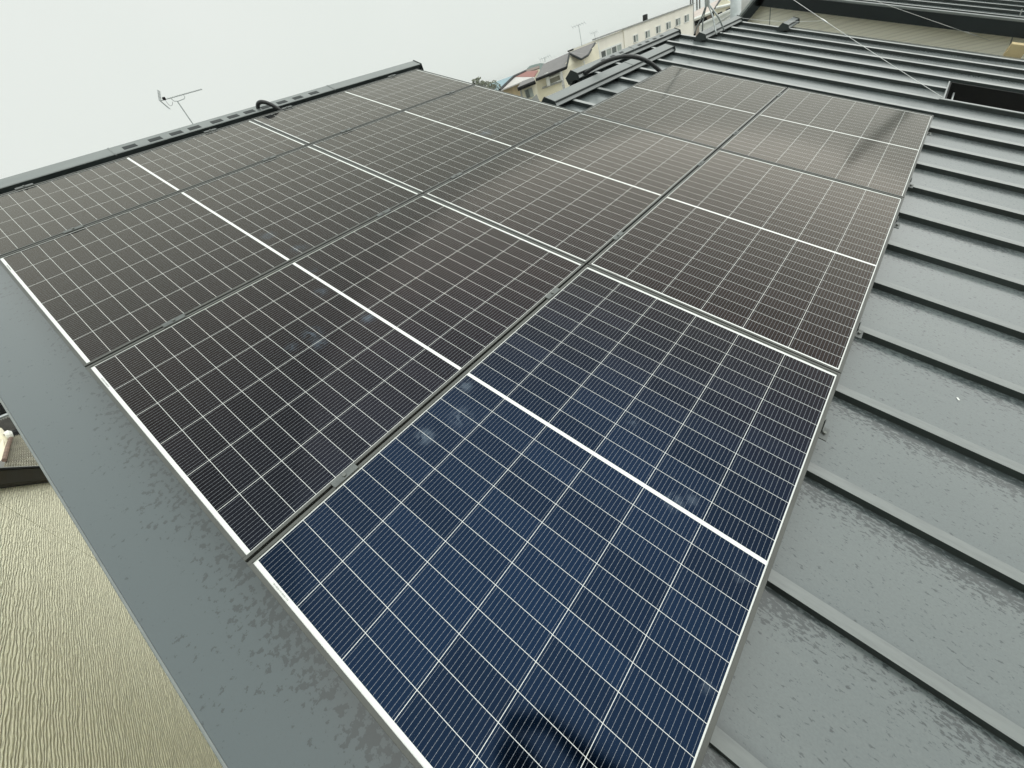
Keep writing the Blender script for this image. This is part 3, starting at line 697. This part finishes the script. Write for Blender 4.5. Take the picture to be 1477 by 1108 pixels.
# lower wing of that house, standing on its own
D = 31.
Mx, IX = frame(760, 130, D); an_ = empty('annex', Mx, 'small cream annex with grey slate roof and white balcony rail, left of the gables', 'building')
P = [at(749.5, 128, D), at(772.5, 117.5, D), at(781, 150, D), at(754, 150, D)]
MB().prism([P[0], P[1], down(P[1]), down(P[0])], sight(760, 1.2)).build('wall', M_CREAM, an_, IX)
e0, e1, r0, r1 = at(746, 126.5, D-.4), at(772, 116, D-.4), at(753, 117.2, D+2.5), at(768.5, 111.5, D+2.5)
MB().hexa([e0-up, e1-up, r1-up, r0-up, e0, e1, r1, r0]).build('roof', M_GREYTILE, an_, IX)
MB().tube([e0-up, e1-up], .10, 6).build('gutter', M_BLACK, an_, IX)
wf = MB().prism([at(757, 130.5, D-.1), at(767, 126.3, D-.1), at(770.5, 139, D-.1), at(760, 142, D-.1)], (.05, .08, 0)).build('window', M_GLASSL, an_, IX)
MB().prism([at(757.6, 131, D-.14), at(762, 129.2, D-.14), at(765, 140, D-.14), at(760.6, 141.5, D-.14)], (.02, .03, 0)).build('pane', M_GLASSD, wf, I4)
MB().prism([at(764, 146, D-.9), at(774, 136, D-.9), at(780, 150, D-.9), at(768, 152, D-.9)], (.06, .06, 0)).build('balcony_rail', M_CONC, an_, IX)
MB().tube([at(750.5, 128, D-.1), at(754, 146, D-.1)], .06, 6).build('drainpipe', M_CONC, an_, IX)
# red tin roof house
D = 44.
Mx, IX = frame(745, 125, D); rh = empty('tin_roof_house', Mx, 'old house with rusty red tin roof above a pale slope and tan wall', 'house')
MB().hexa([p - up for p in (at(742,110.8,D+4),at(770,111,D+4),at(776,101.3,D+9),at(758,103,D+9))]+[at(742,110.8,D+4),at(770,111,D+4),at(776,101.3,D+9),at(758,103,D+9)]).build('roof', M_RED, rh, IX)
lo = [at(720,131,D),at(752,118,D),at(772,111.3,D+3.9),at(741.5,111.2,D+3.9)]
MB().hexa([p-up for p in lo]+lo).build('lower_roof', M_PALEROOF, rh, IX)
P = [at(721.5,131,D+.4),at(751,119,D+.4)]
MB().prism([P[0], P[1], down(P[1]), down(P[0])], sight(735, 3.)).build('wall', M_TAN, rh, IX)
MB().tube([at(720.5,130.3,D), at(741.5,110.5,D+3.9), at(758,102.8,D+8.9)], .12, 6).build('verge_trim', M_FASCIA, rh, IX)
# blue roofed hall and things further off
D = 60.
Mx, IX = frame(725, 120, D); bh = empty('blue_hall', Mx, 'long hall with pale blue tin roof far off behind the red roof', 'building')
lo = [at(700,139,D),at(741,122,D),at(745,107,D+12),at(706,121.5,D+12)]
MB().hexa([p-up for p in lo]+lo).build('roof', M_BLUE, bh, IX)
MB().prism([lo[0]-up, lo[1]-up, down(lo[1]), down(lo[0])], sight(725, 8.)).build('wall', M_CONC, bh, IX)
D = 56.
Mx, IX = frame(765, 100, D); dh = empty('brown_roof_house', Mx, 'dark roofed house just showing above the red tin roof', 'house')
lo = [at(753,106,D),at(778,98,D),at(778,94.6,D+5),at(760,100.2,D+5)]
MB().hexa([p-up for p in lo]+lo).build('roof', plain('brown_slate', (.16,.12,.10), .7), dh, IX)
MB().prism([lo[0]-up, lo[1]-up, down(lo[1]), down(lo[0])], sight(765, 4.)).build('wall', M_CREAM, dh, IX)
D = 70.
Mx, IX = frame(770, 97, D); ah = empty('arched_hall', Mx, 'hall with pale teal arched roof just showing above the red tin roof', 'building')
pl_ = [at(757,104,D), at(759.5,99.5,D), at(764,95.3,D), at(770,93.2,D), at(780,91.,D), at(790,92.5,D), at(792,100,D)]
MB().prism(pl_, sight(770, 8.)).build('roof', plain('teal_sheet', (.36,.44,.43), .6, var=.06), ah, IX, smooth=False)
MB().prism([pl_[0], pl_[-1], down(pl_[-1]), down(pl_[0])], sight(770, 8.)).build('wall', M_CONC, ah, IX)
# scruffy trees on the skyline
def tree(px, py, D, h, r, lab, seed):
    p = at(px, py, D); rnd = random.Random(seed); Mx = Matrix.Translation((p.x, p.y, GZ))
    t = empty('tree', Mx, lab, 'tree', 'trees on the skyline'); H = p.z-GZ
    b = MB().tube([(0,0,0),(.1,0,H*.5),(0,.1,H*.8)], [.22,.16,.08], 7)
    for i in range(5):
        a = rnd.uniform(0, 6.3); b.tube([(0,0,H*.6),(math.cos(a)*r*.8, math.sin(a)*r*.8, H*.92)], [.08,.03], 5)
    b.build('trunk', M_DARKSTEEL, t, I4)
    f = MB()
    for i in range(420):
        a, q, z = rnd.uniform(0, 6.3), rnd.random()**.5*r, rnd.uniform(-1, 1)
        c = Vector((math.cos(a)*q*math.sqrt(1-z*z*.8), math.sin(a)*q*math.sqrt(1-z*z*.8), H-h*.5+z*h*.5))
        u_ = Vector((rnd.gauss(0,1), rnd.gauss(0,1), rnd.gauss(0,1))).normalized()*.16; v_ = u_.orthogonal().normalized()*.10
        f.quad(c-u_, c+v_, c+u_, c-v_)
    f.build('crown', M_LEAF, t, I4)
tree(687, 113, 52, 2.6, .8, 'thin bare-looking tree just over the far corner of the second panel row', 1)
tree(698, 119, 55, 2.2, 1.2, 'low bushy tree left of the blue hall on the skyline', 2)
tree(708, 118, 58, 2.4, 1.0, 'small pale green tree beside the blue hall', 3)

# ------------------------------------------------------------------ beyond the far ridge, right of the apartment block
D = 26.
Mx, IX = frame(1015, 20, D); ph_ = empty('pink_roof_house', Mx, 'house with faded pink slate roof and open dark porch behind the antenna legs', 'house')
e0, e1, r0, r1 = at(1001.5,26,D), at(1030.5,14,D), at(1001,17,D+3), at(1041,-3,D+4)
MB().hexa([e0-up, e1-up, r1-up, r0-up, e0, e1, r1, r0]).build('roof', M_PINKROOF, ph_, IX)
MB().tube([e0-up*.6, e1-up*.6], .07, 6).build('gutter', M_WHITEP, ph_, IX)
MB().tube([e1-up*.2, r1], .06, 6).build('barge_board', M_FASCIA, ph_, IX)
P = [at(1002,27,D+.3), at(1030,15.5,D+.3)]
MB().prism([P[0], P[1], down(P[1]), down(P[0])], sight(1015, 3.)).build('wall', M_PINKROOF, ph_, IX)
wf = MB().prism([at(1003,28,D+.15), at(1019,21.5,D+.15), at(1020,31,D+.15), at(1004,37,D+.15)], (.05,.08,0)).build('porch', M_BLACK, ph_, IX)
MB().tube([at(1028.5,16,D-.1), at(1029.5,24,D-.1)], .1, 6).build('downpipe', M_FASCIA, ph_, IX)
D = 24.
Mx, IX = frame(1045, 15, D); yh = empty('pale_yellow_house', Mx, 'pale yellow gabled house with two dark windows beside the grey pole', 'house')
P = [at(1030,15.5,D), at(1043,-4,D), at(1057,5.5,D), at(1066,2,D)]
MB().prism([down(P[0]), P[0], P[1], P[2], P[3], down(P[3])], sight(1045, 3.5)).build('wall', M_CREAM, yh, IX)
MB().tube([at(1033,11.5,D-.05), at(1057,6,D-.05)], .05, 6).build('trim', M_WHITEP, yh, IX)
for l in (((1036.5,19),(1041.5,16.6),(1042.5,19.8),(1037.5,22)), ((1048.5,13.5),(1054,11),(1055,14.5),(1049.5,17.3))):
    MB().prism([at(*l[0],D-.1),at(*l[1],D-.1),at(*l[2],D-.1),at(*l[3],D-.1)], (.05,.06,0)).build('window', M_BLACK, yh, IX)
for i, (px, py0, py1) in enumerate(((995.5, -14, 9), (998.8, -14, 15), (1004.5, -14, 13), (1008.5, -14, 11))):
    a, b = at(px+.8, py1, 68.), at(px, py0, 68.)
    tag(MB().tube([Vector((a.x, a.y, GZ)), Vector((a.x, a.y, b.z))], .08, 8).build('steel_post', M_DARKSTEEL), 'thin dark post rising behind the pink roof, %s from the left' % ORD[i], 'post', 'thin dark posts by the apartment block')
# white balcony parapet
D = 17.
P = [at(1008.5,38,D), at(1060,13,D)]
Mx, IX = frame(1030, 28, D); bw = empty('parapet_wall', Mx, 'white rendered parapet with a thin handrail line behind the antenna legs', 'wall')
MB().prism([P[0], P[1], down(P[1]), down(P[0])], sight(1035, .2)).build('wall', M_WHITEP, bw, IX)
MB().prism([P[0]+Vector((-.05,-.05,0)), P[1]+Vector((-.05,-.05,0)), P[1]+Vector((-.05,-.05,.05)), P[0]+Vector((-.05,-.05,.05))], sight(1035, .3)).build('coping', M_WHITEP, bw, IX)
MB().tube([at(1020,44,D-.15), at(1058,19,D-.15)], .02, 6).build('handrail', M_CONC, bw, IX)
a = at(1061, 22, 13.)
tag(MB().tube([Vector((a.x, a.y, GZ)), Vector((a.x, a.y, .5))], [.115, .105], 20).build('utility_pole', M_GALV, smooth=True), 'thick grey steel pole rising beside the neighbouring roof corner', 'pole')
az = math.radians(-4.6); q = Vector((CAML.x+23*math.cos(az), CAML.y+23*math.sin(az), 0))
pl = empty('utility_pole', Matrix.Translation((q.x, q.y, GZ)), 'tall dark pole mirrored in the farthest panel of the right-hand row', 'pole')
MB().tube([(0,0,0),(0,0,11.7)], [.24,.20], 16).build('shaft', M_CONC, pl, I4, smooth=True)
MB().box(-.9,.9,-.05,.05,11.4,11.52).build('crossarm', M_CONC, pl, I4)

hz = bpy.data.materials.new('haze_air'); hz.use_nodes = True; ht = hz.node_tree; ht.nodes.clear()
ho = ht.nodes.new('ShaderNodeOutputMaterial'); hv = ht.nodes.new('ShaderNodeVolumePrincipled')
hv.inputs['Color'].default_value = (.97, .985, .97, 1); hv.inputs['Density'].default_value = .0006; hv.inputs['Anisotropy'].default_value = 0
ht.links.new(hv.outputs[0], ho.inputs['Volume'])
tag(MB().box(-910, 910, -910, 910, GZ-1, 5.2).build('haze', hz), kind='stuff')

# a scrap of paper on the roof
tag(MB().box(-.007,.007,-.0035,.0035,0,.001).build('paper_scrap', M_LABEL, None, ROOF @ Matrix.Translation((2.06, -5.01, PAN+.001)) @ Matrix.Rotation(.5,4,'Z')), 'tiny white scrap lying on the bare ribbed roof', 'scrap')

# ------------------------------------------------------------------ the photographer, seen only in the glass
def person():
    OLD = math.radians(19.3); RD = Matrix.Rotation(TH-OLD, 4, 'X'); RI = RD.inverted()
    CAML, CAMX, CAMY, CAMZ = [RI @ v for v in (globals()['CAML'], globals()['CAMX'], globals()['CAMY'], globals()['CAMZ'])]
    z0 = -4.98*math.tan(OLD)-.116
    V, R, E_ = [], [], []
    def add(p, r, par=None):
        V.append(Vector(p)); R.append(r)
        if par is not None: E_.append((par, len(V)-1))
        return len(V)-1
    pel = add((.16,-4.98,z0+.92), (.15,.11)); wst = add((.16,-4.96,z0+1.08), (.135,.10), pel); chs = add((.15,-4.83,z0+1.28), (.165,.115), wst)
    nk = add((.11,-4.71,z0+1.44), (.06,.06), chs); jaw = add((.08,-4.61,z0+1.56), (.07,.085), nk); hd = add((.07,-4.57,z0+1.65), (.085,.10), jaw); add((.07,-4.57,z0+1.73), (.06,.075), hd)
    for sx, kx, fx in ((-1, -.0, -.02), (1, .30, .34)):
        hp = add((.16+sx*.09,-4.98,z0+.86), (.095,.095), pel); kn = add((.16+sx*.12,-4.93,z0+.48), (.062,.062), hp); ak = add((.16+sx*.13,-4.99,z0+.09), (.045,.045), kn)
        add((.16+sx*.14,-4.86,z0+.085), (.038,.034), ak)
    def hand(wr, d, side, curl, par):
        d = d.normalized(); side = side.normalized(); nrm = curl.normalized()
        pm = add(wr+d*.05, (.032,.02), par)
        for i, ln_ in enumerate((.062,.072,.068,.052)):
            b0 = wr+d*.085+side*(.030-.020*i); k0 = add(b0, (.0095,.0095), pm)
            k1 = add(b0+d*ln_*.5+nrm*.012, (.0088,.0088), k0); add(b0+d*ln_*.7+nrm*.042, (.0078,.0078), k1)
        t0 = add(wr+d*.03+side*.04, (.012,.012), pm); t1 = add(wr+d*.055+side*.062+nrm*.01, (.0105,.0105), t0); add(wr+d*.085+side*.060+nrm*.025, (.009,.009), t1)
    sr = add((.33,-4.88,z0+1.38), (.075,.075), chs); el = add((.275,-4.78,z0+1.30), (.066,.066), sr)
    tip = CAML+CAMX*.15+CAMZ*.03
    wrp = tip+Vector((.015,-.12,-.06)); wr = add(wrp, (.046,.044), el)
    hand(wrp, tip-wrp, CAMY, -CAMX-CAMZ*.3, wr)
    sl_ = add((-.03,-4.91,z0+1.36), (.075,.075), chs); el = add((-.12,-4.95,z0+1.09), (.052,.052), sl_); wrp = Vector((-.11,-4.86,z0+.86)); wr = add(wrp, (.032,.028), el)
    hand(wrp, Vector((0,.1,-1)), Vector((.2,1,0)), Vector((1,0,0)), wr)
    me = bpy.data.meshes.new('body'); me.from_pydata([tuple(v) for v in V], E_, [])
    o = bpy.data.objects.new('body', me); C.objects.link(o)
    sk = o.modifiers.new('skin', 'SKIN'); sk.use_smooth_shade = True
    for i, r in enumerate(R): me.skin_vertices[0].data[i].radius = r
    me.skin_vertices[0].data[0].use_root = True
    sb = o.modifiers.new('sub', 'SUBSURF'); sb.levels = sb.render_levels = 2
    dg = bpy.context.evaluated_depsgraph_get(); me2 = bpy.data.meshes.new_from_object(o.evaluated_get(dg))
    o.modifiers.clear(); o.data = me2
    me2.materials.clear()
    for mt in (plain('black_jacket', (.012,.012,.014), .8), plain('work_trousers', (.03,.03,.035), .85), plain('skin', (.50,.33,.25), .5), plain('work_shoes', (.02,.02,.02), .6)): me2.materials.append(mt)
    hands = (tip, wrp)
    for p in me2.polygons:
        c = p.center
        p.material_index = 3 if c.z < z0+.10 else 1 if c.z < z0+.90 and abs(c.x-.16) < .24 and c.x > -.085 else 2 if c.z > z0+1.47 and c.x < .22 and c.y > -4.74 else 0
        if any((c-h).length < .10 for h in hands): p.material_index = 2
        p.use_smooth = True
    t = empty('person', RD @ Matrix.Translation((.16,-4.98,z0)), 'person in a black jacket holding up a phone, mirrored dark in the nearest panel', 'person')
    o.parent = t; o.matrix_local = Matrix.Translation((-.16,4.98,-z0)); IP = o.matrix_local.copy()
    hc = Vector((.07,-4.585,z0+1.665)); b = MB()
    for i in range(9):
        for j in range(16):
            def S(i, j):
                a, f = math.pi*.62*i/9, 2*math.pi*j/16
                return hc+Vector((.095*math.sin(a)*math.cos(f), .118*math.sin(a)*math.sin(f)-.03*math.sin(a), .115*math.cos(a)))
            b.quad(S(i,j), S(i,j+1), S(i+1,j+1), S(i+1,j))
    b.build('hair', plain('black_hair', (.012,.011,.010), .5), t, IP, smooth=True)
    hd_ = Vector((.07,-4.49,z0+1.64))
    for sx in (-1, 1):
        MB().tube([hd_+Vector((sx*.033-.012,-.004,.012)), hd_+Vector((sx*.033+.012,-.004,.012))], .008, 8).build('eye', M_WHITEP, t, IP, smooth=True)
    b = MB().tube([hd_+Vector((0,-.004,.02)), hd_+Vector((0,.022,-.022)), hd_+Vector((0,.004,-.03))], [.008,.014,.010], 8); b.build('nose', o.data.materials[2], t, IP, smooth=True)
    MB().tube([hd_+Vector((-.024,-.010,-.058)), hd_+Vector((0,.002,-.058)), hd_+Vector((.024,-.010,-.058))], .006, 8).build('mouth', plain('lips', (.38,.18,.15), .5), t, IP, smooth=True)
    MP = Matrix.Identity(4)
    for i in range(3): MP[i][0], MP[i][1], MP[i][2] = CAMX[i], CAMY[i], CAMZ[i]
    MP.translation = CAML+CAMX*.062-CAMY*.02+CAMZ*.014
    ph = empty('phone', RD @ MP, 'dark smartphone held out over the nearest panel', 'phone')
    part(MB().box(-.078,.078,-.038,.038,-.004,.004), 'phone_case', M_BLACK, ph, bevel=.003)
    part(MB().box(-.074,.074,-.034,.034,.0041,.0046), 'screen', M_GLASSD, ph)
person()
